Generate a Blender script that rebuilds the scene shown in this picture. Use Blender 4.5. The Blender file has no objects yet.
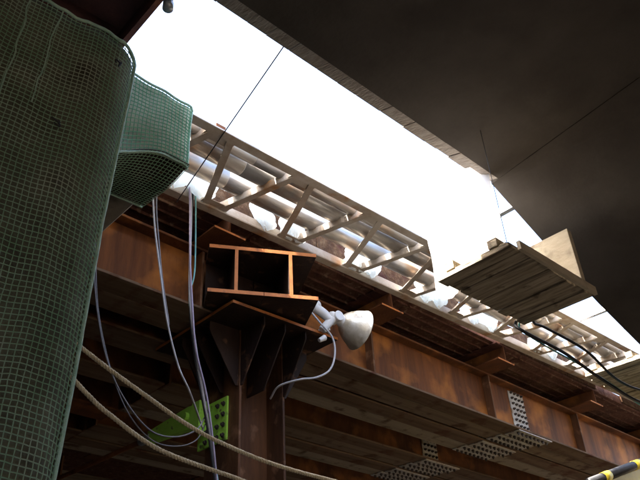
import bpy, math, random
from mathutils import Vector, Matrix, noise
random.seed(7)
scene = bpy.context.scene
col = scene.collection
R_ = math.radians

# ------------------------------------------------------------------ camera
cam_d = bpy.data.cameras.new('camera'); cam = bpy.data.objects.new('camera', cam_d); col.objects.link(cam)
cam_d.sensor_width = 36; cam_d.lens = 38.68; cam_d.clip_start = 0.02; cam_d.clip_end = 500
ax = Vector((860, 405, 687.6)).normalized()            # world X seen from the camera (right, down, forward)
az = Vector((-60, -1040, 687.6)); az = (az - ax * az.dot(ax)).normalized()
ay = az.cross(ax)
right = Vector((ax.x, ay.x, az.x)); down = Vector((ax.y, ay.y, az.y)); fwd = Vector((ax.z, ay.z, az.z))
m = Matrix((right, -down, -fwd)).transposed().to_4x4(); m.translation = Vector((0, 0, 1.6))
cam.matrix_world = m
scene.camera = cam

# ------------------------------------------------------------------ light
SUN_EL, SUN_AZ = 52, 284      # azimuth of the sun, counted from +Y clockwise
world = bpy.data.worlds.new('World'); scene.world = world; world.use_nodes = True
nt = world.node_tree; bg = nt.nodes['Background']
sky = nt.nodes.new('ShaderNodeTexSky'); sky.sky_type = 'NISHITA'; sky.sun_disc = False
sky.sun_elevation = R_(SUN_EL); sky.sun_rotation = R_(SUN_AZ)
sky.dust_density = 5.0; sky.air_density = 1.0; sky.ozone_density = 0.6
nt.links.new(sky.outputs[0], bg.inputs[0]); bg.inputs[1].default_value = 0.15
sl = bpy.data.lights.new('sun', 'SUN'); sl.energy = 3.5; sl.angle = R_(0.6); sl.color = (1, 0.95, 0.87)
sun = bpy.data.objects.new('sun', sl); col.objects.link(sun)
sd = Vector((math.sin(R_(SUN_AZ)) * math.cos(R_(SUN_EL)), math.cos(R_(SUN_AZ)) * math.cos(R_(SUN_EL)), math.sin(R_(SUN_EL))))
sun.rotation_euler = sd.to_track_quat('Z', 'Y').to_euler()
vs = scene.view_settings
vs.view_transform = 'Standard'; vs.look = 'None'; vs.exposure = 3.25; vs.gamma = 1.0; vs.use_curve_mapping = False
scene.cycles.max_bounces = 10; scene.cycles.diffuse_bounces = 8

# ------------------------------------------------------------------ materials
def mat(name, cols, scale=4.0, stretch=(1, 1, 1), rough=0.75, bump=0.3, bscale=40.0, metal=0.0, spots=None, spot_scale=9.0, spot_lo=0.55, spot_hi=0.68, trans=0.0, coat=None):
    M = bpy.data.materials.new(name); M.use_nodes = True
    n = M.node_tree.nodes; l = M.node_tree.links; b = n['Principled BSDF']
    tc = n.new('ShaderNodeTexCoord'); mp = n.new('ShaderNodeMapping'); mp.inputs['Scale'].default_value = stretch
    l.new(tc.outputs['Object'], mp.inputs['Vector'])
    ns = n.new('ShaderNodeTexNoise'); ns.inputs['Scale'].default_value = scale; ns.inputs['Detail'].default_value = 9; ns.inputs['Roughness'].default_value = 0.65
    l.new(mp.outputs[0], ns.inputs['Vector'])
    cr = n.new('ShaderNodeValToRGB'); el = cr.color_ramp.elements
    k = len(cols)
    for i, c in enumerate(cols):
        p = 0.32 + 0.36 * i / max(1, k - 1)
        if i < 2: e = el[i]; e.position = p
        else: e = el.new(p)
        e.color = (*c, 1)
    l.new(ns.outputs['Fac'], cr.inputs[0])
    out = cr.outputs[0]
    if spots:
        n2 = n.new('ShaderNodeTexNoise'); n2.inputs['Scale'].default_value = spot_scale; n2.inputs['Detail'].default_value = 6
        l.new(tc.outputs['Object'], n2.inputs['Vector'])
        r2 = n.new('ShaderNodeMapRange'); r2.inputs[1].default_value = spot_lo; r2.inputs[2].default_value = spot_hi
        l.new(n2.outputs['Fac'], r2.inputs[0])
        mx = n.new('ShaderNodeMix'); mx.data_type = 'RGBA'
        l.new(r2.outputs[0], mx.inputs[0]); l.new(out, mx.inputs[6]); mx.inputs[7].default_value = (*spots, 1)
        out = mx.outputs[2]
    l.new(out, b.inputs['Base Color'])
    b.inputs['Roughness'].default_value = rough; b.inputs['Metallic'].default_value = metal
    if bump:
        n3 = n.new('ShaderNodeTexNoise'); n3.inputs['Scale'].default_value = bscale; n3.inputs['Detail'].default_value = 8
        l.new(mp.outputs[0], n3.inputs['Vector'])
        bp = n.new('ShaderNodeBump'); bp.inputs['Strength'].default_value = bump; bp.inputs['Distance'].default_value = 0.02
        l.new(n3.outputs['Fac'], bp.inputs['Height']); l.new(bp.outputs[0], b.inputs['Normal'])
    if trans:
        tr = n.new('ShaderNodeBsdfTranslucent'); tr.inputs[0].default_value = (*cols[-1], 1)
        ms = n.new('ShaderNodeMixShader'); ms.inputs[0].default_value = trans
        l.new(b.outputs[0], ms.inputs[1]); l.new(tr.outputs[0], ms.inputs[2]); l.new(ms.outputs[0], n['Material Output'].inputs[0])
    return M
RUST = mat('rusted_steel', [(0.060, 0.024, 0.011), (0.125, 0.046, 0.017), (0.18, 0.066, 0.021)], 3.0, (1, 1, 0.35), 0.7, 0.25, 60, spots=(0.34, 0.13, 0.035), spot_scale=2.6, spot_lo=0.54, spot_hi=0.72)
RUSTW = mat('rusted_web_steel', [(0.060, 0.021, 0.008), (0.150, 0.050, 0.014), (0.24, 0.082, 0.020)], 2.4, (2.2, 1, 0.22), 0.62, 0.15, 50, spots=(0.40, 0.145, 0.028), spot_scale=2.3, spot_lo=0.50, spot_hi=0.68)
ORANGE = mat('orange_primed_steel_edge', [(0.40, 0.125, 0.026), (0.58, 0.20, 0.045)], 9, (1, 1, 1), 0.6, 0.15, 90, spots=(0.22, 0.08, 0.03), spot_scale=14)
DUSTY = mat('dusty_brown_steel', [(0.10, 0.062, 0.038), (0.155, 0.10, 0.062), (0.20, 0.135, 0.088)], 4, (0.25, 3, 1), 0.85, 0.2, 50, spots=(0.10, 0.04, 0.022), spot_scale=5)
DUSTY2 = mat('dusty_tan_steel', [(0.145, 0.10, 0.066), (0.21, 0.15, 0.10), (0.25, 0.19, 0.13)], 4, (0.25, 4, 1), 0.85, 0.2, 50, spots=(0.09, 0.045, 0.025), spot_scale=5)
PALE = mat('dusty_pale_steel', [(0.22, 0.175, 0.125), (0.30, 0.245, 0.18), (0.35, 0.29, 0.22)], 4, (0.3, 3, 1), 0.85, 0.2, 50, spots=(0.12, 0.075, 0.045), spot_scale=6)
DARKR = mat('dark_red_brown_steel', [(0.05, 0.022, 0.018), (0.10, 0.038, 0.028)], 5, (1, 1, 1), 0.8, 0.3, 60, spots=(0.16, 0.06, 0.03), spot_scale=5, spot_lo=0.6, spot_hi=0.75)
DECKR = mat('red_brown_deck_underside', [(0.06, 0.024, 0.017), (0.10, 0.042, 0.027), (0.14, 0.075, 0.05)], 7, (1, 1, 1), 0.85, 0.7, 28, spots=(0.2, 0.13, 0.085), spot_scale=16, spot_lo=0.58, spot_hi=0.7)
COLM = mat('dark_rusted_column_steel', [(0.050, 0.025, 0.014), (0.11, 0.050, 0.024), (0.18, 0.08, 0.034)], 4, (1.5, 1.5, 0.2), 0.65, 0.2, 60, spots=(0.25, 0.13, 0.07), spot_scale=6, spot_lo=0.58)
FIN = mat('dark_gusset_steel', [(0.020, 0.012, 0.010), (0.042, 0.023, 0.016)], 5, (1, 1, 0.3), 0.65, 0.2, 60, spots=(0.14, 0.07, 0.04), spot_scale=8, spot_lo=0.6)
BOLT = mat('dark_bolt_steel', [(0.04, 0.03, 0.028), (0.08, 0.055, 0.045)], 20, rough=0.6, bump=0)
SPL = mat('grey_splice_plate', [(0.42, 0.39, 0.36), (0.58, 0.55, 0.50)], 10, rough=0.6, bump=0.1, spots=(0.3, 0.2, 0.13), spot_scale=18)
KERB = mat('rough_brown_kerb', [(0.026, 0.011, 0.005), (0.055, 0.027, 0.013), (0.10, 0.062, 0.034)], 16, rough=0.95, bump=1.0, bscale=22, spots=(0.04, 0.013, 0.009), spot_scale=5)
TAN = mat('tan_painted_lattice_steel', [(0.33, 0.25, 0.18), (0.44, 0.38, 0.31), (0.52, 0.48, 0.43)], 5, rough=0.5, bump=0.1, spots=(0.36, 0.19, 0.085), spot_scale=4, spot_lo=0.57)
SHEET = mat('worn_galvanised_deck', [(0.26, 0.235, 0.21), (0.46, 0.44, 0.42), (0.58, 0.57, 0.56)], 2.2, (0.5, 2.5, 1), 0.36, 0.1, 20, metal=0.4, spots=(0.40, 0.24, 0.12), spot_scale=2.6, spot_lo=0.54, spot_hi=0.72)
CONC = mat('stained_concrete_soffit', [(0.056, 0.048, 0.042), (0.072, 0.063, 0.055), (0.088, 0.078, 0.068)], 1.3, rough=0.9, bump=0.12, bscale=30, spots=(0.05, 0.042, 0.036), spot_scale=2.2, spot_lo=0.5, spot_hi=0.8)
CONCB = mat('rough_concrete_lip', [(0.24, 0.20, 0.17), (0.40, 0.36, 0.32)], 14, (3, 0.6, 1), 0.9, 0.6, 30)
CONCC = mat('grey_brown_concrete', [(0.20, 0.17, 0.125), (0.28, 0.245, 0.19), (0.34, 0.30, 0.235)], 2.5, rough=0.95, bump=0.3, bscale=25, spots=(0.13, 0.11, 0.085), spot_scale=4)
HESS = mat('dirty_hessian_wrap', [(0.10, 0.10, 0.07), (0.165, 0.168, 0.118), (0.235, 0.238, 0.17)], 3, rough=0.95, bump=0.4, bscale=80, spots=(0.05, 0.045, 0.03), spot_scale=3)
HESS_LIT = mat('skylit_hessian_wrap', [(0.42, 0.43, 0.31), (0.56, 0.58, 0.44), (0.66, 0.68, 0.54)], 3, rough=0.95, bump=0.4, bscale=80)  # lighter copy of the wrap, skylight from the opening put into its colour
NETP = mat('pale_green_net_cord', [(0.10, 0.36, 0.18), (0.16, 0.44, 0.25), (0.26, 0.52, 0.34)], 6, rough=0.6, bump=0, trans=0.15)
NET = mat('green_net_cord', [(0.17, 0.36, 0.20), (0.28, 0.46, 0.31), (0.42, 0.55, 0.43)], 6, rough=0.7, bump=0, spots=(0.40, 0.46, 0.35), spot_scale=3, trans=0.15)
HEM = mat('pale_green_hem_cord', [(0.30, 0.52, 0.40), (0.5, 0.68, 0.56)], 25, rough=0.7, bump=0.4, bscale=150)
ROPE = mat('cream_rope', [(0.68, 0.56, 0.36), (0.82, 0.72, 0.50)], 30, rough=0.85, bump=0.5, bscale=200)
WHITEC = mat('white_cable', [(0.46, 0.46, 0.48), (0.60, 0.60, 0.62)], 20, rough=0.4, bump=0)
TEALC = mat('teal_cable', [(0.12, 0.38, 0.36), (0.2, 0.48, 0.46)], 20, rough=0.4, bump=0)
GREYC = mat('grey_cable', [(0.14, 0.14, 0.15), (0.22, 0.22, 0.24)], 20, rough=0.45, bump=0)
PURPC = mat('lilac_cable', [(0.35, 0.30, 0.42), (0.45, 0.40, 0.52)], 20, rough=0.45, bump=0)
BLACKC = mat('black_cable', [(0.012, 0.012, 0.013), (0.025, 0.025, 0.027)], 20, rough=0.5, bump=0)
GREEN = mat('lime_green_paint', [(0.40, 0.80, 0.08), (0.50, 0.90, 0.12)], 8, rough=0.5, bump=0.05, spots=(0.14, 0.2, 0.06), spot_scale=16, spot_lo=0.6)
ALU = mat('bright_lamp_aluminium', [(0.50, 0.45, 0.34), (0.66, 0.61, 0.50), (0.80, 0.77, 0.70)], 7, rough=0.36, bump=0.08, metal=0.4, spots=(0.5, 0.44, 0.32), spot_scale=9, spot_lo=0.58)
WPLA = mat('white_lamp_fitting', [(0.74, 0.73, 0.70), (0.82, 0.82, 0.80)], 20, rough=0.4, bump=0)
GLASS = mat('frosted_lamp_glass', [(0.7, 0.7, 0.68), (0.8, 0.8, 0.78)], 5, rough=0.2, bump=0)
WOOD = mat('weathered_plank_wood', [(0.10, 0.075, 0.05), (0.36, 0.30, 0.21), (0.56, 0.48, 0.36)], 7, (5, 0.35, 3), 0.9, 0.7, 30, spots=(0.16, 0.125, 0.085), spot_scale=9, spot_lo=0.60)
PLY = mat('weathered_plywood', [(0.42, 0.35, 0.25), (0.56, 0.49, 0.37)], 5, (1, 1, 5), 0.85, 0.3, 40, spots=(0.2, 0.16, 0.11), spot_scale=5)
TARP = mat('white_polythene_sheet', [(0.86, 0.86, 0.86), (0.92, 0.92, 0.92)], 4, rough=0.45, bump=0.1, bscale=9, trans=0.6)
BAG = mat('pale_blue_plastic_bag', [(0.74, 0.82, 0.87), (0.86, 0.91, 0.94)], 9, rough=0.6, bump=0.2, bscale=25, trans=0.45)
YEL = mat('yellow_guard_paint', [(0.75, 0.58, 0.03), (0.85, 0.68, 0.06)], 10, rough=0.5, bump=0)
SOIL = mat('trodden_soil', [(0.08, 0.062, 0.048), (0.12, 0.10, 0.078), (0.17, 0.145, 0.115)], 1.2, rough=0.95, bump=0.8, bscale=12)
EARTH = mat('timber_lagging_wall', [(0.10, 0.075, 0.05), (0.18, 0.14, 0.10)], 3, (0.3, 0.3, 6), 0.95, 0.4, 20)
GALV = mat('galvanised_pipe', [(0.35, 0.38, 0.42), (0.48, 0.52, 0.56)], 12, rough=0.4, bump=0, metal=0.5)

for _m in (RUST, RUSTW, COLM, FIN, DARKR, DECKR, DUSTY, DUSTY2, PALE, KERB, CONC):
    _m.node_tree.nodes['Principled BSDF'].inputs['Specular IOR Level'].default_value = 0.2

# ------------------------------------------------------------------ helpers
class MB:
    def __init__(s): s.v = []; s.f = []
    def add(s, vs_, fs):
        o = len(s.v); s.v += [Vector(v) for v in vs_]; s.f += [tuple(i + o for i in f) for f in fs]; return s
    def box(s, a, b):
        (x0, y0, z0), (x1, y1, z1) = a, b
        return s.add([(x0,y0,z0),(x1,y0,z0),(x1,y1,z0),(x0,y1,z0),(x0,y0,z1),(x1,y0,z1),(x1,y1,z1),(x0,y1,z1)],
                     [(0,3,2,1),(4,5,6,7),(0,1,5,4),(1,2,6,5),(2,3,7,6),(3,0,4,7)])
    def bar(s, p, q, w, h, up=(0, 0, 1), off=(0, 0)):
        """rectangular bar from p to q, w sideways, h along up"""
        p = Vector(p); q = Vector(q); d = (q - p).normalized(); side = d.cross(Vector(up)).normalized(); u = side.cross(d)
        o = side * off[0] + u * off[1]
        c = [(-w/2, -h/2), (w/2, -h/2), (w/2, h/2), (-w/2, h/2)]
        vs_ = [p + o + side*a + u*b for a, b in c] + [q + o + side*a + u*b for a, b in c]
        return s.add(vs_, [(0,1,2,3),(7,6,5,4),(0,4,5,1),(1,5,6,2),(2,6,7,3),(3,7,4,0)])
    def prism(s, poly, d):
        """closed polygon of 3D points swept by d (a vector, or one vector for each point)"""
        n = len(poly); P = [Vector(p) for p in poly]
        D = [Vector(d)] * n if not isinstance(d, list) else [Vector(e) for e in d]
        return s.add(P + [p + e for p, e in zip(P, D)], [tuple(range(n))[::-1], tuple(range(n, 2*n))] + [(i, (i+1) % n, n+(i+1) % n, n+i) for i in range(n)])
    def tube(s, pts, r, n=8, caps=True):
        pts = [Vector(p) for p in pts]; k = len(pts); rs = r if isinstance(r, (list, tuple)) else [r]*k
        up = Vector((0.31, 0.17, 0.93)); vs_ = []; prev = None
        for i, p in enumerate(pts):
            t = (pts[min(i+1, k-1)] - pts[max(i-1, 0)]).normalized()
            a = t.cross(up) if prev is None else prev - t * prev.dot(t)
            if a.length < 1e-4: a = t.cross(Vector((1, 0, 0)))
            a.normalize(); prev = a; b = t.cross(a)
            for j in range(n):
                q = 2*math.pi*j/n; vs_.append(p + (a*math.cos(q) + b*math.sin(q)) * rs[i])
        fs = [(i*n+j, i*n+(j+1) % n, (i+1)*n+(j+1) % n, (i+1)*n+j) for i in range(k-1) for j in range(n)]
        if caps: fs += [tuple(range(n))[::-1], tuple(range((k-1)*n, k*n))]
        return s.add(vs_, fs)
    def grid(s, fn, nu, nv):
        o = [fn(i/nu, j/nv) for j in range(nv+1) for i in range(nu+1)]
        return s.add(o, [(j*(nu+1)+i, j*(nu+1)+i+1, (j+1)*(nu+1)+i+1, (j+1)*(nu+1)+i) for j in range(nv) for i in range(nu)])
    def map(s, fn): s.v = [Vector(fn(v)) for v in s.v]; return s
    def build(s, name, material, parent=None, smooth=False, bevel=0.0, solid=0.0, origin=None):
        if parent is not None: o = parent_origin(parent)
        elif origin is not None: o = Vector(origin)
        else: o = Vector((0, 0, 0))
        me = bpy.data.meshes.new(name); me.from_pydata([v - o for v in s.v], [], s.f); me.update()
        me.materials.append(material)
        if smooth:
            for p in me.polygons: p.use_smooth = True
        ob = bpy.data.objects.new(name, me); col.objects.link(ob)
        if parent is not None: ob.parent = parent
        else: ob.location = o
        if solid:
            md = ob.modifiers.new('thickness', 'SOLIDIFY'); md.thickness = solid
        if bevel:
            md = ob.modifiers.new('edge', 'BEVEL'); md.width = bevel; md.segments = 1; md.limit_method = 'ANGLE'
        return ob
def parent_origin(p):
    o = Vector((0, 0, 0))
    while p is not None: o += p.location; p = p.parent
    return o
def tag(o, label=None, cat=None, group=None, kind=None):
    if label: o['label'] = label
    if cat: o['category'] = cat
    if group: o['group'] = group
    if kind: o['kind'] = kind
    return o
def empty(name, loc, label, cat, group=None):
    o = bpy.data.objects.new(name, None); o.empty_display_size = 0.1; o.location = loc; col.objects.link(o)
    return tag(o, label, cat, group)
def nz(*a): return noise.noise(Vector(a))
def spline(pts, n=10):
    P = [Vector(p) for p in pts]; P = [2*P[0]-P[1]] + P + [2*P[-1]-P[-2]]; out = []
    for i in range(1, len(P)-2):
        for j in range(n):
            t = j/n; a, b, c, d = P[i-1], P[i], P[i+1], P[i+2]
            out.append(0.5*((2*b) + (c-a)*t + (2*a-5*b+4*c-d)*t*t + (3*b-a-3*c+d)*t**3))
    return out + [P[-2]]
SLOPE = -0.03
def gz(x): return 4.105 + SLOPE * (x - 3.2)          # underside of the girders falls gently along X
def sh(v): return (v.x, v.y, v.z + gz(v.x))          # local z above the girder underside -> world

# ------------------------------------------------------------------ setting
g = MB().grid(lambda u, v: (-60+120*u, -60+120*v, 0.05*nz(u*60, v*60, 0)), 120, 120).build('ground', SOIL, smooth=True); tag(g, kind='structure')

def wall(a, b, label):
    e = empty('retaining_wall', ((a[0]+b[0])/2, (a[1]+b[1])/2, 0), label, 'wall')
    n = 16; zs = a[2]; dz = (b[2]-a[2])/n
    for i in range(n):
        j = 0.012*random.random()
        MB().box((a[0]-j, a[1]-j, zs+i*dz+0.004), (b[0]+j, b[1]+j, zs+(i+1)*dz-0.004)).build('lagging_board', EARTH, e)
wall((-9, 11.0, -0.3), (19, 11.2, 5.1), 'dark timber lagging wall far behind the steel girders')
wall((-9.2, -9, -0.3), (-9.0, 11.0, 5.1), 'timber lagging wall on the left beyond the netted pillar')
wall((-9.2, -9.2, -0.3), (19.2, -9.0, 5.1), 'timber lagging wall behind the viewer at the back of the pit')
wall((19.0, -9, -0.3), (19.2, 11.0, 5.1), 'timber lagging wall at the right end under the haunch')

# concrete ceiling slab with its haunch
slab = empty('concrete_ceiling', (0, 0, 4.53), 'dark stained concrete ceiling slab with sloping haunch beside the bright opening', 'ceiling')
EDGE = 1.90
# soffit built as formwork panels: seams are real steps of a few millimetres
xs = [-9, -6.4, -4.0, -1.6, 0.8, 3.2]
def soff(name, pts, top, mt=CONC):
    MB().prism(pts, [(0, 0, top - p[2]) for p in pts]).build(name, mt, slab)
ys = [-9.2, -4.5, -0.6, EDGE-0.085]
for j in range(3):
    for i in range(6):
        x0 = [-9, -6.4, -4.0, -1.6, 0.6, 2.1][i]; x1 = [-6.4, -4.0, -1.6, 0.6, 2.1, 3.40][i]
        z = 4.53
        y0, y1 = ys[j], ys[j+1]
        x1b = x1; x1a = x1
        if j == 0 and i in (1, 2, 3, 4): y0 = -4.9      # slab cut back unseen behind the viewer, added to let fill light in
        if i == 5:   # the last panel ends along the soft crease
            x1b = 3.575 + (y1 - 1.88) * 0.14; x1a = 3.575 + (y0 - 1.88) * 0.14
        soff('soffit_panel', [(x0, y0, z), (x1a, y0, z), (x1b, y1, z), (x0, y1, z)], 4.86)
# crease strip between soffit and haunch, then the sloping haunch
HS = -0.414
def hz(x): return 4.525 - 0.462*(x - 3.58) if x < 4.70 else 4.525 - 0.462*1.12 - 0.335*(x - 4.70)
def crease(y): return 3.60 + (1.88 - y) * 0.125
soff('crease_strip', [(3.575 + (-9.2-1.88)*0.14, -9.2, 4.5285), (crease(-9.2)+0.02, -9.2, 4.514), (crease(1.879)+0.02, 1.879, 4.514), (3.575 - 0.004, 1.879, 4.524)], 4.86)
hb = MB(); n = 14
def hp(u, v):
    y = -9.2 + 11.08*v; x = crease(y) + (9.5 - crease(y))*u
    return (x, y, hz(x - crease(y) + 3.60) + 0.002 + 0.002*nz(x*2, y*2, 3))
hb.grid(lambda u, v: hp(u, 1-v), 40, 50)
hb.add([hp(0, 1), hp(1, 1), (9.5, 1.88, 4.86), (crease(1.88), 1.88, 4.86)], [(0, 1, 2, 3)])
hb.add([(3.5, -9.2, 4.861), (9.5, -9.2, 4.861), (9.5, 1.88, 4.861), (3.5, 1.88, 4.861)], [(0, 1, 2, 3)])
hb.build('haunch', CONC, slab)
MB().box((9.505, -9.2, -0.2), (10.0, 1.88, 4.85)).build('haunch_wall', CONC, slab)
# rough lip along the slab edge, cast in short boards
x = -9.0
while x < 3.60:
    L = random.uniform(0.10, 0.22); x1 = min(x+L, 3.615); d = random.uniform(-0.003, 0.004); z = 4.545 + random.uniform(-0.003, 0.003)
    w = 0.10 if x < 3.2 else 0.07
    MB().prism([(x+0.002, EDGE-0.083, z-0.012), (x1-0.002, EDGE-0.083, z-0.012), (x1-0.002, EDGE-0.083+w+d, z+0.02), (x+0.002, EDGE-0.083+w+d, z+0.02)], (0, 0, 0.28)).build('edge_board', CONCB, slab)
    x = x1
slab_lip = None

# ------------------------------------------------------------------ steel girders
GH = 0.55
def hexbolts(spots, axis, r=0.016, h=0.020):
    mb = MB()
    for p in spots:
        a = Vector(axis).normalized(); p = Vector(p); mb.tube([p, p + a*h], r, 6); mb.tube([p + a*h, p + a*(h+0.014)], r*0.55, 6)
    return mb
def girder(x0, x1, y0, w, label, group, under=DUSTY, stiff=(), splice=None, end_plate=False, web=RUST, drop=0.0):
    e = empty('steel_girder', ((x0+x1)/2, y0+w/2, gz((x0+x1)/2)), label, 'girder', group)
    yc = y0 + w/2; t = 0.022
    def sh(v): return (v.x, v.y, v.z + gz(v.x) + max(0.0, drop)*(1 if v.z < 0.3 else 0))
    n = max(1, int((x1-x0)/1.0))
    MB().box((x0, y0, 0), (x1, y0+w, t)).map(sh).build('bottom_flange', under, e, bevel=0.003)
    MB().box((x0, y0, GH-t), (x1, y0+w, GH)).map(sh).build('top_flange', RUST, e, bevel=0.003)
    MB().box((x0, yc-0.007, t), (x1, yc+0.007, GH-t)).map(sh).build('web', web, e)
    for sx in stiff:
        for (a, b) in ((y0+0.008, yc-0.0075), (yc+0.0075, y0+w-0.008)):
            MB().box((sx-0.011, a, t+0.001), (sx+0.011, b, GH-t-0.001)).map(sh).build('stiffener', COLM, e, bevel=0.002)
    if splice:
        for sx in splice:
            p = MB().box((sx, yc-0.019, t+0.03), (sx+0.30, yc-0.0075, GH-t-0.03)).map(sh).build('web_splice_plate', SPL, e, bevel=0.002)
            sp = [(sx+0.045+0.07*i, yc-0.019, t+0.065+0.0655*j) for i in range(4) for j in range(7)]
            tag(hexbolts(sp, (0, -1, 0), 0.015, 0.018).map(sh).build('bolts', BOLT, p), kind='stuff')
            p = MB().box((sx-0.06, y0+0.008, -0.014), (sx+0.62, y0+w-0.008, -0.001)).map(sh).build('flange_splice_plate', SPL, e, bevel=0.002)
            sp = [(sx-0.02+0.083*i, y0 + yy, -0.014) for i in range(8) for yy in (0.055, w-0.055)]
            tag(hexbolts(sp, (0, 0, -1), 0.0165, 0.020).map(sh).build('bolts', BOLT, p), kind='stuff')
    if end_plate:
        p = MB().box((x0-0.02, y0+0.004, 0.0), (x0-0.001, y0+w-0.004, GH)).map(sh).build('end_plate', COLM, e)
    return e
# left of the column: single beams at regular gaps
ord_ = ['second', 'third', 'fourth', 'fifth', 'sixth']
girder(-8.5, 3.20, 4.00, 0.235, 'rusty front girder left of the column with orange lower flange edge', 'girders left of the column', stiff=(-3.1, -1.2, 0.7, 2.62), web=RUSTW)
girder(-8.5, 3.20, 4.24, 0.235, 'rusty girder touching the back of the front girder left of column', 'girders left of the column', stiff=(-1.2, 0.7, 2.62))
for i, (y0, w) in enumerate([(4.68, 0.33), (5.43, 0.29), (6.30, 0.36), (7.10, 0.38), (8.02, 0.40)]):
    girder(-8.5, 3.20 if i < 1 else 3.2, y0, w, 'dusty brown girder in the dark left of column, %s free-standing row from the front' % ord_[i].replace('second','first').replace('third','second').replace('fourth','third').replace('fifth','fourth').replace('sixth','fifth'),
           'girders left of the column', under=[DUSTY, DUSTY, RUST, DUSTY, RUST][i])
# right of the column: packs of three
packs = [(4.00, 'front'), (5.37, 'middle'), (6.80, 'rear')]
for k, (yy, nm) in enumerate(packs):
    for i in range(4):
        girder(3.23, 18.5, yy + i*0.252, 0.218, ['nearest', 'second', 'third', 'farthest'][i] + ' girder of the %s pack of four right of the column' % nm + [', rusty brown', ', dusty brown', ', dark brown', ', pale dusty flange'][i],
               'girders right of the column', under=[DUSTY, DUSTY2, DUSTY, PALE][i], stiff=(4.58, 6.51, 8.43, 10.35, 12.3, 14.2) if k == 0 else (), splice=(7.0, 14.5) if k < 2 else None, web=RUSTW if (k == 0 and i == 0) else RUST, end_plate=(k > 0), drop=[0, 0.014, 0.004, 0.018][i])

# cross beams on top of the girders
CH = 0.20
def cross(xc, label):
    e = empty('cross_beam', (xc, 3.70, gz(xc)+GH), label, 'beam', 'cross beams over the girders')
    y0, y1, w, t = 3.695, 9.6, 0.30, 0.016; b = GH + 0.001
    MB().box((xc-w/2, y0, b), (xc+w/2, y1, b+t)).map(sh).build('bottom_flange', RUST, e, bevel=0.002)
    MB().box((xc-w/2, y0, b+CH-t), (xc+w/2, y1, b+CH)).map(sh).build('top_flange', DARKR, e)
    MB().box((xc-0.006, y0, b+t), (xc+0.006, y1, b+CH-t)).map(sh).build('web', RUST, e)
    # sawn flange edges keep their orange primer
    MB().box((xc-w/2, y0-0.004, b), (xc+w/2, y0-0.0005, b+t)).map(sh).build('primed_edge', ORANGE, e)
cl = {-1.21: 'cross beam end beyond the netted beam on the left', 0.72: 'cross beam hidden behind the netted beam', 2.65: 'rusty cross beam end left of the twin beam stub, orange flange edge', 4.56: 'dark cross beam above the work lamp, under the lattice', 6.42: 'rusty cross beam left of the bolted web splice',
      8.40: 'orange-edged cross beam right of the bolted web splice', 10.35: 'cross beam far right below the black cables'}
for xc, lb in cl.items(): cross(xc, lb)

# road deck panels
dk = empty('road_deck', (5, 6.6, gz(5)+GH+CH), 'red brown steel road deck panels lying over the cross beams', 'deck')
zb = GH + CH + 0.003
for i in range(14):
    for j in range(3):
        x0 = -8.6 + 1.93*i; y0 = 3.72 + 2.45*j; d = random.uniform(0, 0.006)
        mb = MB().box((x0+0.004, y0+0.004, zb+d), (x0+1.926, y0+2.446, zb+0.12+d)).map(sh)
        p = mb.build('deck_panel', DECKR, dk)
        if j == 0:
            r = MB()
            for q in range(4): r.box((x0+0.02, y0+0.05+0.12*q, zb+d-0.022), (x0+1.91, y0+0.062+0.12*q, zb+d-0.0005))
            tag(r.map(sh).build('ribs', DECKR, p), kind='stuff')
MB().box((-8.7, 3.80, zb+0.13), (18.6, 11.2, zb+0.16)).map(sh).build('light_seal_sheet', SOIL, dk)  # added unseen sheet, keeps daylight from leaking between the panels

# ------------------------------------------------------------------ column, cap, gussets
c = empty('steel_column', (3.24, 4.24, 0), 'dark rusted steel H column with finned head under the girders', 'column')
zt = 4.076
for xf in (3.02, 3.45):
    MB().box((xf, 4.03, -0.1), (xf+0.022, 4.46, zt)).build('flange', COLM, c, bevel=0.003)
MB().box((3.0425, 4.232, -0.1), (3.4495, 4.248, zt)).build('web', COLM, c)
MB().box((2.70, 3.70, zt+0.001), (3.79, 4.78, zt+0.024)).build('cap_plate', FIN, c)
for a, b in (((2.697, 3.702, zt+0.001), (2.6995, 4.78, zt+0.024)), ((2.70, 3.697, zt+0.001), (3.79, 3.6995, zt+0.024))):
    MB().box(a, b).build('primed_edge', ORANGE, c)
for xf in (3.0245, 3.235, 3.4545):       # fins towards the camera side
    yb = 4.029 if xf != 3.235 else 4.22
    MB().prism([(xf, yb-0.001, zt), (xf, 3.735, zt), (xf, 3.735, zt-0.07), (xf, 4.01, zt-0.47), (xf, yb-0.001, zt-0.47)], (0.013, 0, 0)).build('gusset', FIN, c, bevel=0.002)
    MB().prism([(xf, 4.461, zt), (xf, 4.745, zt), (xf, 4.745, zt-0.07), (xf, 4.49, zt-0.47), (xf, 4.461, zt-0.47)], (0.013, 0, 0)).build('gusset', FIN, c)
for yf in (4.045, 4.235, 4.425):       # fins to the sides
    MB().prism([(3.019, yf, zt), (2.735, yf, zt), (2.735, yf, zt-0.07), (2.99, yf, zt-0.47), (3.019, yf, zt-0.47)], (0, 0.013, 0)).build('gusset', FIN, c, bevel=0.002)
    MB().prism([(3.473, yf, zt), (3.745, yf, zt), (3.745, yf, zt-0.07), (3.50, yf, zt-0.47), (3.473, yf, zt-0.47)], (0, 0.013, 0)).build('gusset', FIN, c)
p = MB().box((3.473, 4.10, 3.02), (3.486, 4.40, 3.36)).build('flange_splice_plate', COLM, c)
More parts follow.
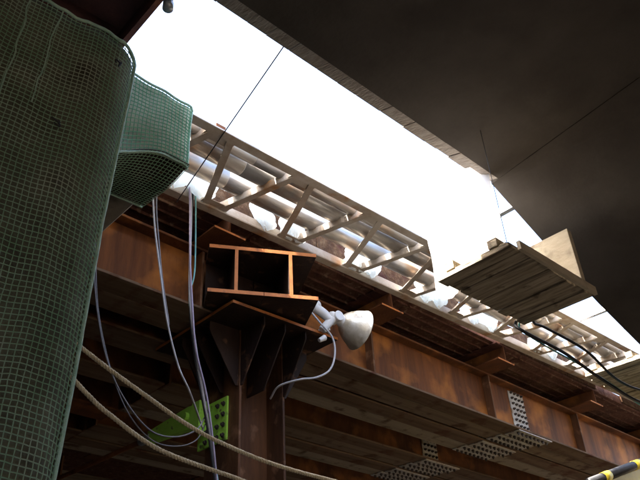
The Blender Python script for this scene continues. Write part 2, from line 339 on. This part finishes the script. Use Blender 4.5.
# far columns hold the deck up further back
for (cx, cy, lb) in [(3.24, 8.2, 'far dark H column behind the finned column'), (11.0, 4.5, 'dark H column at the far right under the front pack'), (-5.0, 4.3, 'H column out to the left under the front girder')]:
    e = empty('steel_column', (cx, cy, 0), lb, 'column'); zz = gz(cx) - 0.001
    for xf in (cx-0.2, cx+0.18): MB().box((xf, cy-0.2, -0.1), (xf+0.02, cy+0.2, zz)).build('flange', COLM, e)
    MB().box((cx-0.1795, cy-0.008, -0.1), (cx+0.1795, cy+0.008, zz)).build('web', COLM, e)

# twin beam stub on the cap plate, skewed towards the camera
tw = empty('twin_beam_stub', (2.95, 3.70, 4.13), 'two orange-edged H beam stubs welded side by side on column head', 'beam')
E_ = Vector((0.88, -0.474, 0)).normalized(); D_ = Vector((0.474, 0.88, 0)).normalized(); O_ = Vector((2.502, 3.752, 4.128))
H_, W_ = 0.42, 0.423
def skew_end(p, yend=3.985):        # run back along D_ until the girder flange
    return D_ * max(0.02, (yend - p.y) / D_.y)
def sweep(poly, name, material, parent=tw, start=0.0, bevel=0.0):
    P = [O_ + E_*a + Vector((0, 0, 1))*b + D_*start for a, b in poly]
    return MB().prism(P, [skew_end(q) for q in P]).build(name, material, parent, bevel=bevel)
tf, twb = 0.030, 0.026
for i in range(2):
    a = i*(W_+0.004)
    for nm, poly in (('bottom_flange', [(a, 0), (a+W_, 0), (a+W_, tf), (a, tf)]), ('top_flange', [(a, H_-tf), (a+W_, H_-tf), (a+W_, H_), (a, H_)]),
                     ('web', [(a+W_/2-twb/2, tf), (a+W_/2+twb/2, tf), (a+W_/2+twb/2, H_-tf), (a+W_/2-twb/2, H_-tf)])):
        o = sweep(poly, nm, FIN, start=0.004)
        P = [O_ + E_*q + Vector((0, 0, 1))*r for q, r in poly]
        MB().prism(P, D_*0.0035).build('primed_end', ORANGE, o)
for i in range(2):
    a = i*(W_+0.004); P = [O_ + E_*q + Vector((0, 0, 1))*r for q, r in ((a+0.004, tf+0.001), (a+W_/2-twb/2-0.001, tf+0.001), (a+W_/2-twb/2-0.001, H_-tf-0.001), (a+0.004, H_-tf-0.001))]
    for k in range(2):
        P2 = [p + E_*(k*(W_/2+twb/2-0.003)) for p in P]; P2 = [p + skew_end(p)*0.93 for p in P2]
        MB().prism(P2, D_*0.008).build('shade_plate', FIN, tw)  # dark plates added to close the stub cells, standing in for shade
MB().prism([(2.72, 3.98, 4.1012), (3.75, 3.98, 4.1012), (3.75, 3.72, 4.1012), (2.72, 3.80, 4.1012)], (0, 0, 0.026)).build('packing_plate', FIN, tw)

# ------------------------------------------------------------------ green bracket and tie rod
b = empty('brace_bracket', (3.0, 4.4, 3.2), 'lime green bolted brace bracket on the left side of column', 'bracket')
pl = MB().box((3.002, 4.16, 3.22), (3.0185, 4.54, 3.56)).build('base_plate', GREEN, b, bevel=0.002)
tag(hexbolts([(3.002, 4.20+0.075*i, 3.26+0.082*j) for i in range(4) for j in range(4) if (i in (0, 1, 3))], (-1, 0, 0), 0.02, 0.01).build('bolts', BOLT, pl), kind='stuff')
arm = MB(); arm.prism([(2.93, 4.44, 3.38), (2.93, 4.44, 3.57), (2.93, 4.60, 3.585), (2.93, 5.20, 3.545), (2.93, 5.20, 3.44)], (0.055, 0, 0))
arm.build('arm', GREEN, b, bevel=0.004)
MB().prism([(2.925, 4.42, 3.34), (2.925, 4.42, 3.59), (2.925, 4.53, 3.59), (2.925, 4.53, 3.40)], (0.076, 0, 0)).build('lug', GREEN, b, bevel=0.004)
MB().tube([(2.90, 4.60, 3.50), (2.985, 4.60, 3.50)], 0.035, 12).build('pin', GREEN, b)
r = empty('tie_rod', (2.955, 5.2, 3.49), 'thin brown tie rod running from green bracket into the dark', 'rod')
MB().tube([(2.955, 5.17, 3.495), (2.955, 5.34, 3.497)], 0.038, 12).build('coupling', GALV, r)
MB().tube([(2.955, 5.33, 3.497), (2.958, 9.0, 3.60)], 0.022, 10).build('bar', RUST, r, smooth=True)

# ------------------------------------------------------------------ lattice walkway
lw = empty('lattice_walkway', (5.5, 3.3, 4.78), 'tan steel lattice walkway with curved deck sheets along the bright opening', 'walkway')
YB, YT, ZL = 3.655, 2.905, 4.78
def angle(mb, p, q, w=0.065, t=0.007):
    mb.bar(p, q, w, t); mb.bar(p, q, t, w, off=(w/2 - t/2, w/2 + t/2 + 0.0005)); return mb
XA, XB = 0.6, 11.5
angle(MB(), (XA, YB, ZL), (XB, YB, ZL), 0.075).build('chord', TAN, lw, bevel=0.002)
angle(MB(), (XB, YT, ZL+0.01), (XA, YT, ZL+0.01), 0.075).build('chord', TAN, lw, bevel=0.002)
for k in range(-2, 12):
    bx = 2.433 + 0.757*k; tx = bx + 0.335; zz = ZL + 0.012
    angle(MB(), (bx+0.07, YB-0.03, zz), (tx-0.075, YT+0.03, zz), 0.055).build('diagonal', TAN, lw, bevel=0.0015)
    angle(MB(), (tx+0.075, YT+0.03, zz+0.001), (bx+0.757-0.07, YB-0.03, zz+0.001), 0.055).build('diagonal', TAN, lw, bevel=0.0015)
for k in range(-2, 12):
    bx = 2.433 + 0.757*k; tx = bx + 0.335
    MB().box((bx-0.12, YB-0.10, ZL+0.0165), (bx+0.12, YB+0.01, ZL+0.0225)).build('gusset_plate', TAN, lw)
    MB().box((tx-0.12, YT-0.01, ZL+0.0170), (tx+0.12, YT+0.10, ZL+0.0230)).build('gusset_plate', TAN, lw)
# curved deck sheets in rows with slits of daylight between them
rows = [(2.985, 3.11), (3.122, 3.285), (3.335, 3.50)]
for i in range(6):
    x0 = 0.55 + 1.83*i
    for j, (a, b2) in enumerate(rows):
        d = 0.004*j; dy = 0.0; sg = 0.083
        def f(u, v, a=a, b2=b2, x0=x0, d=d, dy=dy, sg=sg):
            s = 2*v-1
            return (x0 + 0.0005 + 1.829*u, a + (b2-a)*v + dy, ZL + 0.135 + d - sg*(1 - s*s)**0.6 + 0.012*abs(s)**6)
        MB().grid(f, 2, 14).build('deck_sheet', SHEET, lw, smooth=True, solid=0.003)
# kerb along the deck edge
kb = empty('deck_kerb', (5, 3.71, gz(5)+zb), 'rough red brown kerb along the deck edge behind the plastic bags', 'kerb')
for i in range(20):
    x0 = -2.0 + 0.70*i; hk = random.uniform(0.30, 0.36)
    if i in (5, 11, 15): continue
    MB().box((x0+0.004, 3.690+random.uniform(0, 0.01), zb+0.02), (x0+0.696, 3.7165, zb+hk)).map(sh).build('kerb_block', KERB, kb, bevel=0.006)
# guard posts behind the walkway
for i, (x0, lb) in enumerate([(2.55, 'short red brown guard post above the twin beam stub'), (4.62, 'short rusty guard post above the work lamp'), (6.60, 'short rusty guard post in the gap left of the timber platform'), (8.5, 'short rusty guard post beyond the timber platform')]):
    e = empty('guard_post', (x0, 3.76, gz(x0)+zb+0.13), lb, 'post', 'guard posts along the deck edge')
    z0 = gz(x0)+zb+0.126
    MB().box((x0-0.05, 3.735, z0), (x0+0.05, 3.743, z0+0.8)).build('flange', RUST, e); MB().box((x0-0.05, 3.817, z0), (x0+0.05, 3.825, z0+0.8)).build('flange', RUST, e)
    MB().box((x0-0.004, 3.7435, z0), (x0+0.004, 3.8165, z0+0.8)).build('web', RUST, e)

# plastic bags stuffed along the slot
def bag(x, y, z, h, w, seed, label):
    rnd = random.Random(seed); ph = [rnd.uniform(0, 6.28) for _ in range(4)]; lean = rnd.uniform(-0.25, 0.25)
    def f(u, v):
        q = 2*math.pi*u; prof = (0.28 + 0.9*math.sin(math.pi*min(1, v*0.92+0.04))**0.7) if v > 0.0 else 0.2
        if v > 0.86: prof *= 0.45 + 0.5*(v-0.86)/0.14*1.2
        k = prof*(1 + 0.22*math.sin(3*q+ph[0]+3*v) + 0.14*math.sin(7*q+ph[1]-4*v) + 0.10*math.sin(11*q+ph[2]+6*v))
        k += 0.12*nz(math.cos(q)*2+seed, math.sin(q)*2, v*5)
        return (x + k*w*math.cos(q) + lean*h*(v-0.5), y + k*w*0.45*math.sin(q), z + h*v + 0.02*math.sin(2*q+ph[3]))
    o = MB().grid(f, 30, 16).build('plastic_bag', BAG, None, smooth=False, origin=(x, y, z)); tag(o, label, 'bag', 'crumpled plastic bags along the slot')
bl = [(2.08, 'crumpled pale plastic bag beside the netted beam, leftmost of the row'), (2.30, 'crumpled pale plastic bag above the hanging white cable bundle'), (2.92, 'crumpled pale plastic bag above the twin beam stub, left one'), (3.20, 'crumpled pale plastic bag above the twin beam stub, right one'),
      (3.98, 'crumpled pale plastic bag above the work lamp, left one'), (4.22, 'crumpled pale plastic bag above the work lamp, right one'), (4.96, 'crumpled pale plastic bag left of the platform, fourth pair, left one'), (5.20, 'crumpled pale plastic bag left of the platform, fourth pair, right one'),
      (5.78, 'crumpled pale plastic bag under the timber platform, left one'), (6.05, 'crumpled pale plastic bag under the timber platform, right one'), (6.95, 'crumpled pale plastic bag below the platform right corner, left one'), (7.30, 'crumpled pale plastic bag below the platform right corner, right one'),
      (8.2, 'crumpled pale plastic bag beside the black cables, left one'), (8.6, 'crumpled pale plastic bag beside the black cables, right one')]
for i, (x0, lb) in enumerate(bl):
    bag(x0, 3.60 + random.uniform(-0.02, 0.02), 4.79 + random.uniform(0, 0.015), random.uniform(0.20, 0.30), random.uniform(0.075, 0.12), 10+i, lb)

# ------------------------------------------------------------------ netted pillar
def plan(x): return 2.055 + (0.085*((x-0.80)/0.125)**2 if x > 0.80 else 0.0)
def topz(x): return 4.08 + 0.010*nz(x*9, 1, 2) - 0.012*abs(math.sin(x*9.0))
def netp(u, v, off=0.0):
    x = -0.55 + 1.475*u; z = 0.02 + (topz(x)-0.02)*v
    w = 0.022*nz(x*2.2, z*1.1, 5) + 0.010*nz(x*6, z*3.0, 9)
    xx = x + 0.012*nz(z*2.0, x*1.5, 11)*(1-u**4) + 0.02*nz(z*0.9, 4, x)*(1-u**4) + (0.034*(z-3.15))*max(0, u)
    if off == 0.0: xx += 0.003*nz(x*40, z*40, 31); z += 0.003*nz(x*40, z*40, 47)
    z += 0.020*nz(x*1.4, z*0.8, 13)
    return Vector((xx, plan(x) + w + off, z + 0.012*nz(x*3, z*2, 21)))
pil = empty('netted_pillar', (0.2, 2.3, 0), 'tall concrete pillar wrapped in green debris netting on the left', 'pillar')
MB().prism([(-0.56, 2.14, -0.1), (0.66, 2.14, -0.1), (0.80, 2.20, -0.1), (0.86, 2.30, -0.1), (0.86, 2.56, -0.1), (-0.56, 2.56, -0.1)], (0, 0, 4.10)).build('concrete_core', CONCC, pil)
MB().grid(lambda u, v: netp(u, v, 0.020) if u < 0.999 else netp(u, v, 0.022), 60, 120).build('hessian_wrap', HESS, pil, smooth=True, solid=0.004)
def netting(fn, nu, nv, r, sub=1):
    mb = MB()
    for i in range(nu+1): mb.tube([fn(i/nu, j/nv) for j in range(nv+1)], r, 4, False)
    for j in range(nv+1): mb.tube([fn(i/nu, j/nv) + Vector((0, -0.001, 0)) for i in range(nu+1)], r, 4, False)
    return mb
tag(netting(lambda u, v: netp(u, v), 70, 194, 0.0022).build('debris_net', NET, pil), kind='stuff')
MB().tube([netp(1, j/80) + Vector((0.004, 0, 0)) for j in range(81)], 0.008, 8).build('side_hem', HEM, pil, smooth=True)
MB().tube([netp(i/60, 1) + Vector((0, -0.003, 0.004*math.sin(i*1.7))) for i in range(61)], 0.008, 8).build('top_hem', HEM, pil, smooth=True)
for uu, v0 in ((0.66, 0.80), (0.74, 0.86)):
    MB().tube([netp(uu + 0.012*nz(j*0.1, uu*9, 0), v0 + (1-v0)*j/50) + Vector((0, -0.004, 0)) for j in range(51)], 0.0032, 6).build('seam_cord', HEM, pil, smooth=True)
for (u, v) in ((0.80, 0.85), (0.45, 0.97), (0.93, 0.965)):
    p = netp(u, v); MB().tube(spline([p + Vector((random.uniform(-.02, .02), -0.008, random.uniform(-.02, .02))) for _ in range(6)], 5), 0.0035, 6).build('tie_wire', BLACKC, pil)

# netted concrete beam behind the pillar
nb = empty('netted_beam', (1.0, 3.2, 4.1), 'stubby concrete beam end draped in green netting beside the opening', 'beam')
MB().box((0.30, 2.62, 4.115), (1.535, 3.93, 4.50)).build('concrete_core', CONCC, nb, bevel=0.01)
def nb_front(u, v, off=0):
    x = 0.80 + 0.775*u; zb_ = 4.085 - 0.42*max(0, (1.42-x)/0.58)**1.5; zt_ = 4.545 - 0.02*u + 0.01*nz(x*8, 2, 2)
    z = zb_ + (zt_-zb_)*v
    return Vector((x + 0.008*nz(z*6, x*4, 1), 2.585 + 0.018*nz(x*5, z*5, 7) + off + (0.035*max(0, (u-0.94)/0.06)**2), z + 0.008*nz(x*7, z*4, 3)))
MB().grid(lambda u, v: nb_front(u, v, 0.014), 30, 18).build('hessian_wrap', HESS_LIT, nb, smooth=True, solid=0.004)
tag(netting(nb_front, 32, 19, 0.0030).build('debris_net', NETP, nb), kind='stuff')
def nb_under(u, v):
    x = 0.95 + 0.615*u; y = 2.585 + 0.50*v
    return Vector((x, y, 4.085 - 0.42*max(0, (1.42-x)/0.58)**1.5*(1-v) - 0.05*math.sin(math.pi*v)*(1-0.5*u) + 0.01*nz(x*6, y*6, 8)))
tag(netting(nb_under, 27, 22, 0.0024).build('net_underside', NET, nb), kind='stuff')
MB().grid(lambda u, v: nb_under(u, v) + Vector((0, 0, 0.012)), 20, 20).build('underside_shade_wrap', FIN, nb, smooth=True, solid=0.003)  # dark colour on this wrap paints in the shade under the beam
MB().tube([nb_under(i/30, 1) for i in range(31)], 0.007, 8).build('under_hem', HEM, nb, smooth=True)
MB().tube([nb_front(i/30, 0) for i in range(31)], 0.006, 8).build('front_hem', HEM, nb, smooth=True)
MB().tube([nb_front(1, i/30) for i in range(31)], 0.006, 8).build('side_hem', HEM, nb, smooth=True)
MB().tube([nb_front(i/30, 1) for i in range(31)], 0.008, 8).build('top_hem', HEM, nb, smooth=True)

# dark steel deck high on the left, stretched forward unseen to shade the pillar
ud = empty('upper_steel_deck', (-1, 4, 5.2), 'dark red brown steel deck above the netted pillar, top left', 'deck')
MB().box((-9.2, 0.2, 5.20), (1.20, 11.2, 5.215)).build('plate', DARKR, ud)
for y in (0.5, 1.3, 2.1, 2.9, 3.7, 4.5):
    MB().box((-9.2, y, 5.08), (1.15, y+0.012, 5.1995)).build('rib', DARKR, ud)
MB().box((1.18, 0.2, 5.06), (1.215, 9.0, 5.1995)).build('edge_beam', DARKR, ud)

# ------------------------------------------------------------------ hanging timber platforms
def platform(x0, x1, y0, y1, z, label, gusset=True, nplank=9):
    e = empty('timber_platform', ((x0+x1)/2, (y0+y1)/2, z), label, 'platform', 'hung timber platforms')
    w = (x1-x0)/nplank
    for i in range(nplank):
        j = random.uniform(-0.012, 0.012); dz = random.uniform(0, 0.012)
        MB().box((x0+i*w+0.001, y0+j, z+dz), (x0+(i+1)*w-random.uniform(0.001, 0.007), y1+j, z+0.03+dz)).build('plank', WOOD, e, bevel=0.003)
    MB().box((x0+0.01, y0+0.02, z+0.0432), (x1-0.07, y1-0.02, z+0.0475)).build('cover_sheet', PLY, e)
    for k in range(2):
        y = y0 + 0.1 + (y1-y0-0.2)*k
        MB().box((x0, y-0.03, z+0.048), (x1-0.07, y+0.03, z+0.10)).build('bearer', WOOD, e)
    if gusset:
        MB().box((x1-0.062, y0+0.012, z+0.049), (x1-0.048, y1-0.01, z+0.50)).build('end_board', PLY, e, bevel=0.002)
        MB().box((x1-0.047, y0+0.013, z+0.049), (x1-0.012, y0+0.05, z+0.495)).build('end_cleat', PLY, e)
        MB().box((x0+0.06, y0-0.036, z-0.004), (x1-0.01, y0-0.0145, z+0.05)).build('edge_batten', PLY, e)
    return e
platform(2.99, 3.91, 1.555, 2.06, 3.60, 'weathered timber plank platform hung below the slab corner')
platform(5.86, 6.95, 2.08, 2.62, 3.88, 'second timber platform at right edge behind black cables', gusset=False)
for (x0, y0, z0, zt_, lb) in [(3.06, 1.60, 3.63, 4.535, 'thin steel hanger rod at the left corner of timber platform'), (6.0, 2.2, 3.90, 4.87, 'thin steel hanger rod over second platform'), (6.8, 2.2, 3.90, 4.87, 'thin steel hanger rod over far end of second platform')]:
    o = MB().tube([(x0, y0, z0), (x0, y0, zt_)], 0.0019, 6).build('hanger_rod', BLACKC, None, origin=(x0, y0, z0)); tag(o, lb, 'rod', 'platform hanger rods')
# steel angles lying across the opening
for (x0, lb) in [(4.40, 'steel angle across the opening right of the white sheet'), (6.0, 'steel angle across the opening above second platform'), (6.8, 'steel angle across the opening at far end of second platform')]:
    o = MB().bar((x0, 1.5, 4.888), (x0, 2.925, 4.888), 0.05, 0.05).build('header_angle', GALV, None, origin=(x0, 2.3, 4.888)); tag(o, lb, 'angle', 'headers across the opening')

# white sheet hanging over the platform's left edge
def tarp(u, v):
    y = 1.83 + 0.55*u; z = 3.78 + 0.96*v
    return (3.455 + 0.035*math.sin(u*17 + 1.5*v)*(1-0.5*v) + 0.03*nz(u*5, v*3, 2) + 0.02*(1-v)*nz(u*11, v*5, 4), y + 0.02*nz(v*4, u*3, 6), z + (0.03*nz(u*6, 1, 1) if v < 0.05 else 0))
o = MB().grid(tarp, 60, 50).build('white_sheet', TARP, None, smooth=True, origin=(3.45, 2.1, 3.94)); tag(o, 'white polythene sheet hanging above the timber platform', 'sheet')

# ------------------------------------------------------------------ work lamp
lp = empty('work_lamp', (3.62, 3.67, 4.12), 'white clamp-on work lamp with bell reflector beside the column head', 'lamp')
A = Vector((0.93, -0.12, -0.20)).normalized(); Q = Vector((3.755, 3.60, 4.205))
s1 = A.cross(Vector((0, 0, 1))).normalized(); s2 = s1.cross(A)
def lathe(prof, n=40):
    mb = MB(); 
    vs_ = [Q + A*t + (s1*math.cos(2*math.pi*j/n) + s2*math.sin(2*math.pi*j/n))*r for t, r in prof for j in range(n)]
    fs = [(i*n+j, i*n+(j+1) % n, (i+1)*n+(j+1) % n, (i+1)*n+j) for i in range(len(prof)-1) for j in range(n)]
    return mb.add(vs_, fs)
lathe([(-0.005, 0.045), (0.0, 0.06), (0.025, 0.088), (0.06, 0.116), (0.105, 0.142), (0.15, 0.162), (0.180, 0.172), (0.187, 0.180), (0.193, 0.180)]).build('reflector', ALU, lp, smooth=True, solid=-0.004)
lathe([(0.03, 0.001), (0.03, 0.045), (0.07, 0.06), (0.11, 0.05), (0.14, 0.001)], 24).build('bulb', GLASS, lp, smooth=True)
lathe([(-0.13, 0.001), (-0.13, 0.030), (-0.11, 0.040), (-0.03, 0.043), (-0.02, 0.05), (0.004, 0.052)], 24).build('socket', WPLA, lp, smooth=True)
pv = Q - A*0.065
MB().tube([pv + s1*0.055, pv - s1*0.055], 0.045, 16).build('swivel', WPLA, lp, bevel=0.004)
MB().tube(spline([pv + Vector((-0.0, 0, 0.0)), pv + Vector((-0.06, 0.01, -0.03)), pv + Vector((-0.12, 0.03, 0.02)), pv + Vector((-0.20, 0.05, 0.06))], 6), [0.035]*10+[0.04]*9, 10).build('clamp_arm', WPLA, lp, smooth=True)
MB().tube([pv + Vector((-0.15, 0.04, 0.09)), pv + Vector((-0.27, 0.08, 0.035))], 0.042, 12).build('clamp_jaw', WPLA, lp, bevel=0.006)
MB().tube([pv + Vector((-0.04, 0.0, -0.02)), pv + Vector((-0.12, 0.05, -0.13))], 0.036, 12).build('clamp_jaw', WPLA, lp, bevel=0.006)
MB().tube([pv + Vector((-0.11, 0.03, -0.20)), pv + Vector((-0.17, 0.04, -0.24))], [0.026, 0.018], 10).build('plug', WPLA, lp, bevel=0.004)
MB().tube(spline([pv + Vector((-0.24, 0.06, 0.02)), pv + Vector((-0.19, 0.0, -0.10)), (3.625, 3.60, 4.02), (3.645, 3.60, 3.88), (3.60, 3.62, 3.74), (3.49, 3.66, 3.66), (3.36, 3.72, 3.63), (3.27, 3.86, 3.60), (3.30, 4.0, 3.55)], 8), 0.008, 8).build('cord', WHITEC, lp, smooth=True)
MB().bar((3.62, 3.72, 4.115), (3.62, 3.64, 4.115), 0.06, 0.02).build('foot', WPLA, lp)

# ------------------------------------------------------------------ ropes and cables
def cable(name, pts, r, mt, label, cat, twist=False, n=8, group=None):
    P = spline(pts, 10)
    if not twist:
        o = MB().tube(P, r, n).build(name, mt, None, smooth=True, origin=P[len(P)//2])
    else:                           # three laid strands
        L = [0.0]
        for a, b2 in zip(P, P[1:]): L.append(L[-1] + (b2-a).length)
        F = []; tot = L[-1]; N = int(tot/0.006); k = 0
        for i in range(N+1):
            s = tot*i/N
            while k < len(L)-2 and L[k+1] < s: k += 1
            t = (s-L[k])/max(1e-6, L[k+1]-L[k]); F.append((P[k].lerp(P[k+1], t), (P[k+1]-P[k]).normalized(), s))
        mb = MB()
        for q in range(3):
            pts2 = []
            for p, t, s in F:
                a = t.cross(Vector((0, 0, 1))).normalized(); b2 = t.cross(a); an = s/0.050*2*math.pi + q*2.094
                pts2.append(p + (a*math.cos(an) + b2*math.sin(an))*r*0.5)
            mb.tube(pts2, r*0.56, 6)
        o = mb.build(name, mt, None, smooth=True, origin=P[len(P)//2])
    return tag(o, label, cat, group)
cable('rope', [(0.60, 2.62, 3.22), (0.95, 2.70, 3.02), (1.144, 2.70, 2.923), (1.307, 2.70, 2.848), (1.491, 2.70, 2.772), (1.684, 2.70, 2.694), (1.884, 2.70, 2.636), (2.222, 2.70, 2.579), (2.634, 2.70, 2.553), (3.2, 2.75, 2.56), (4.5, 2.9, 2.70)], 0.0105, ROPE, 'upper cream laid rope sagging from the netted pillar', 'rope', True)
cable('rope', [(0.60, 2.60, 3.15), (0.95, 2.65, 2.90), (1.109, 2.65, 2.759), (1.209, 2.65, 2.685), (1.309, 2.65, 2.628), (1.562, 2.65, 2.522), (1.969, 2.65, 2.46), (2.179, 2.65, 2.432), (3.0, 2.7, 2.38), (4.5, 2.9, 2.45)], 0.0105, ROPE, 'lower cream laid rope sagging from the netted pillar', 'rope', True)
cable('cable', [(1.885, 3.60, 4.82), (1.905, 3.6, 4.6), (1.943, 3.6, 4.355), (2.011, 3.6, 4.055), (2.096, 3.6, 3.703), (2.203, 3.6, 3.413), (2.32, 3.62, 3.257), (2.62, 3.9, 3.15)], 0.0068, WHITEC, 'white cable hanging just right of the netted beam', 'cable')
cable('cable', [(1.935, 3.61, 4.82), (1.94, 3.61, 4.57), (1.985, 3.61, 4.29), (2.04, 3.61, 4.0), (2.12, 3.61, 3.68)], 0.006, GREYC, 'thin grey cable hanging beside white cable near netted beam', 'cable')
cable('cable', [(2.20, 3.60, 4.84), (2.221, 3.6, 4.655), (2.241, 3.6, 4.224), (2.262, 3.6, 3.908), (2.333, 3.6, 3.553), (2.415, 3.6, 3.224), (2.529, 3.6, 2.766), (2.65, 3.6, 2.0), (2.7, 3.6, 0.05)], 0.009, WHITEC, 'thick white cable of the bundle hanging left of column', 'cable', group='cables in the hanging bundle')
cable('cable', [(2.185, 3.585, 4.84), (2.203, 3.585, 4.655), (2.228, 3.58, 4.224), (2.268, 3.585, 3.908), (2.318, 3.58, 3.553), (2.43, 3.585, 3.224), (2.515, 3.58, 2.766), (2.63, 3.6, 2.0), (2.69, 3.6, 0.05)], 0.007, PURPC, 'lilac grey cable of the bundle hanging left of column', 'cable', group='cables in the hanging bundle')
cable('cable', [(2.25, 3.60, 4.84), (2.262, 3.6, 4.671), (2.285, 3.6, 4.155), (2.262, 3.61, 3.91), (2.353, 3.6, 3.487), (2.436, 3.61, 3.15), (2.55, 3.6, 2.70), (2.66, 3.6, 2.0), (2.71, 3.6, 0.05)], 0.006, TEALC, 'thin teal cable of the bundle hanging left of column', 'cable', group='cables in the hanging bundle')
cable('cable', [(2.235, 3.615, 4.84), (2.24, 3.61, 4.5), (2.25, 3.61, 4.1), (2.285, 3.61, 3.75), (2.36, 3.61, 3.40), (2.45, 3.6, 3.05), (2.545, 3.6, 2.6), (2.65, 3.59, 2.0), (2.70, 3.59, 0.05)], 0.0075, BLACKC, 'black cable of the bundle hanging left of column', 'cable', group='cables in the hanging bundle')
cable('cable', [(1.53, 3.6, 4.10), (1.548, 3.6, 3.904), (1.609, 3.6, 3.62), (1.716, 3.6, 3.32), (1.861, 3.6, 3.104), (2.043, 3.6, 2.958), (2.218, 3.6, 2.948), (2.366, 3.6, 3.018), (2.44, 3.62, 3.12)], 0.005, GREYC, 'grey cable looping from netted beam to the bundle', 'cable')
cable('cable', [(1.56, 3.62, 4.10), (1.572, 3.62, 3.904), (1.635, 3.62, 3.6), (1.755, 3.62, 3.28), (1.90, 3.62, 3.04), (2.07, 3.62, 2.91), (2.24, 3.62, 2.90), (2.38, 3.62, 2.96), (2.45, 3.62, 3.08)], 0.004, GREYC, 'thinner grey cable looping just below its neighbour', 'cable')
cable('cable', [(1.80, 1.88, 4.87), (1.822, 1.92, 4.86), (1.96, 2.7, 4.80), (2.103, 3.50, 4.74), (2.13, 3.66, 4.72)], 0.0045, BLACKC, 'black wire crossing the bright opening to the lattice', 'cable')
def nearer(pts): return [(a*0.87, b2*0.87, 1.6 + (c2-1.6)*0.87) for a, b2, c2 in pts]
cable('cable', nearer([(4.36, 2.2, 3.96), (4.42, 2.395, 3.91), (4.439, 2.35, 3.82), (4.68, 2.2, 3.66), (4.951, 2.1, 3.49), (5.571, 2.1, 3.435), (6.6, 2.25, 3.7), (7.6, 2.4, 4.0)]), 0.011, BLACKC, 'lower black cable sagging right from the timber platform', 'cable', group='black cables by the platform')
cable('cable', nearer([(4.45, 2.2, 3.97), (4.56, 2.32, 3.93), (4.60, 2.25, 3.86), (4.828, 2.1, 3.686), (5.225, 2.1, 3.556), (5.65, 2.1, 3.554), (6.6, 2.25, 3.8), (7.6, 2.4, 4.1)]), 0.009, BLACKC, 'upper black cable sagging right from the timber platform', 'cable', group='black cables by the platform')
cable('cable', nearer([(4.40, 2.25, 3.96), (4.49, 2.41, 3.90), (4.56, 2.3, 3.74), (4.80, 2.15, 3.57), (5.2, 2.1, 3.47), (5.7, 2.12, 3.42), (6.6, 2.25, 3.6), (7.6, 2.4, 3.9)]), 0.006, TEALC, 'thin teal cable between the black cables right of platform', 'cable')
# pipe stub hanging at the slab edge, top
hpz = empty('hanging_pipe', (1.04, 2.015, 4.45), 'short grey pipe end hanging at the slab edge, top left', 'pipe')
MB().tube([(1.035, 2.015, 4.445), (1.035, 2.015, 4.90)], 0.022, 14).build('tube', GALV, hpz, smooth=True)
MB().tube([(1.035, 2.015, 4.43), (1.035, 2.015, 4.475)], 0.027, 14).build('end_cap', GALV, hpz, smooth=True)

# yellow and black guard pipe, lower right
yb = empty('guard_barrier', (6.9, 3.0, 3.0), 'black guard pipe with yellow bands over a yellow panel, lower right', 'barrier')
p0 = Vector((6.2, 3.0, 3.08)); p1 = Vector((8.6, 3.0, 3.79)); dd = p1-p0
MB().tube([p0, p1], 0.045, 16).build('pipe', BLACKC, yb, smooth=True)
for k in (0.12, 0.44, 0.76): MB().tube([p0+dd*k, p0+dd*(k+0.06)], 0.048, 16).build('yellow_band', YEL, yb, smooth=True)
MB().prism([(6.2, 3.03, 2.2), (8.6, 3.03, 2.2), (8.6, 3.03, 3.74), (6.2, 3.03, 3.03)], (0, 0.01, 0)).build('panel', YEL, yb)
for x0 in (6.4, 8.4): MB().box((x0-0.03, 3.045, -0.05), (x0+0.03, 3.105, 3.0)).build('post', YEL, yb)
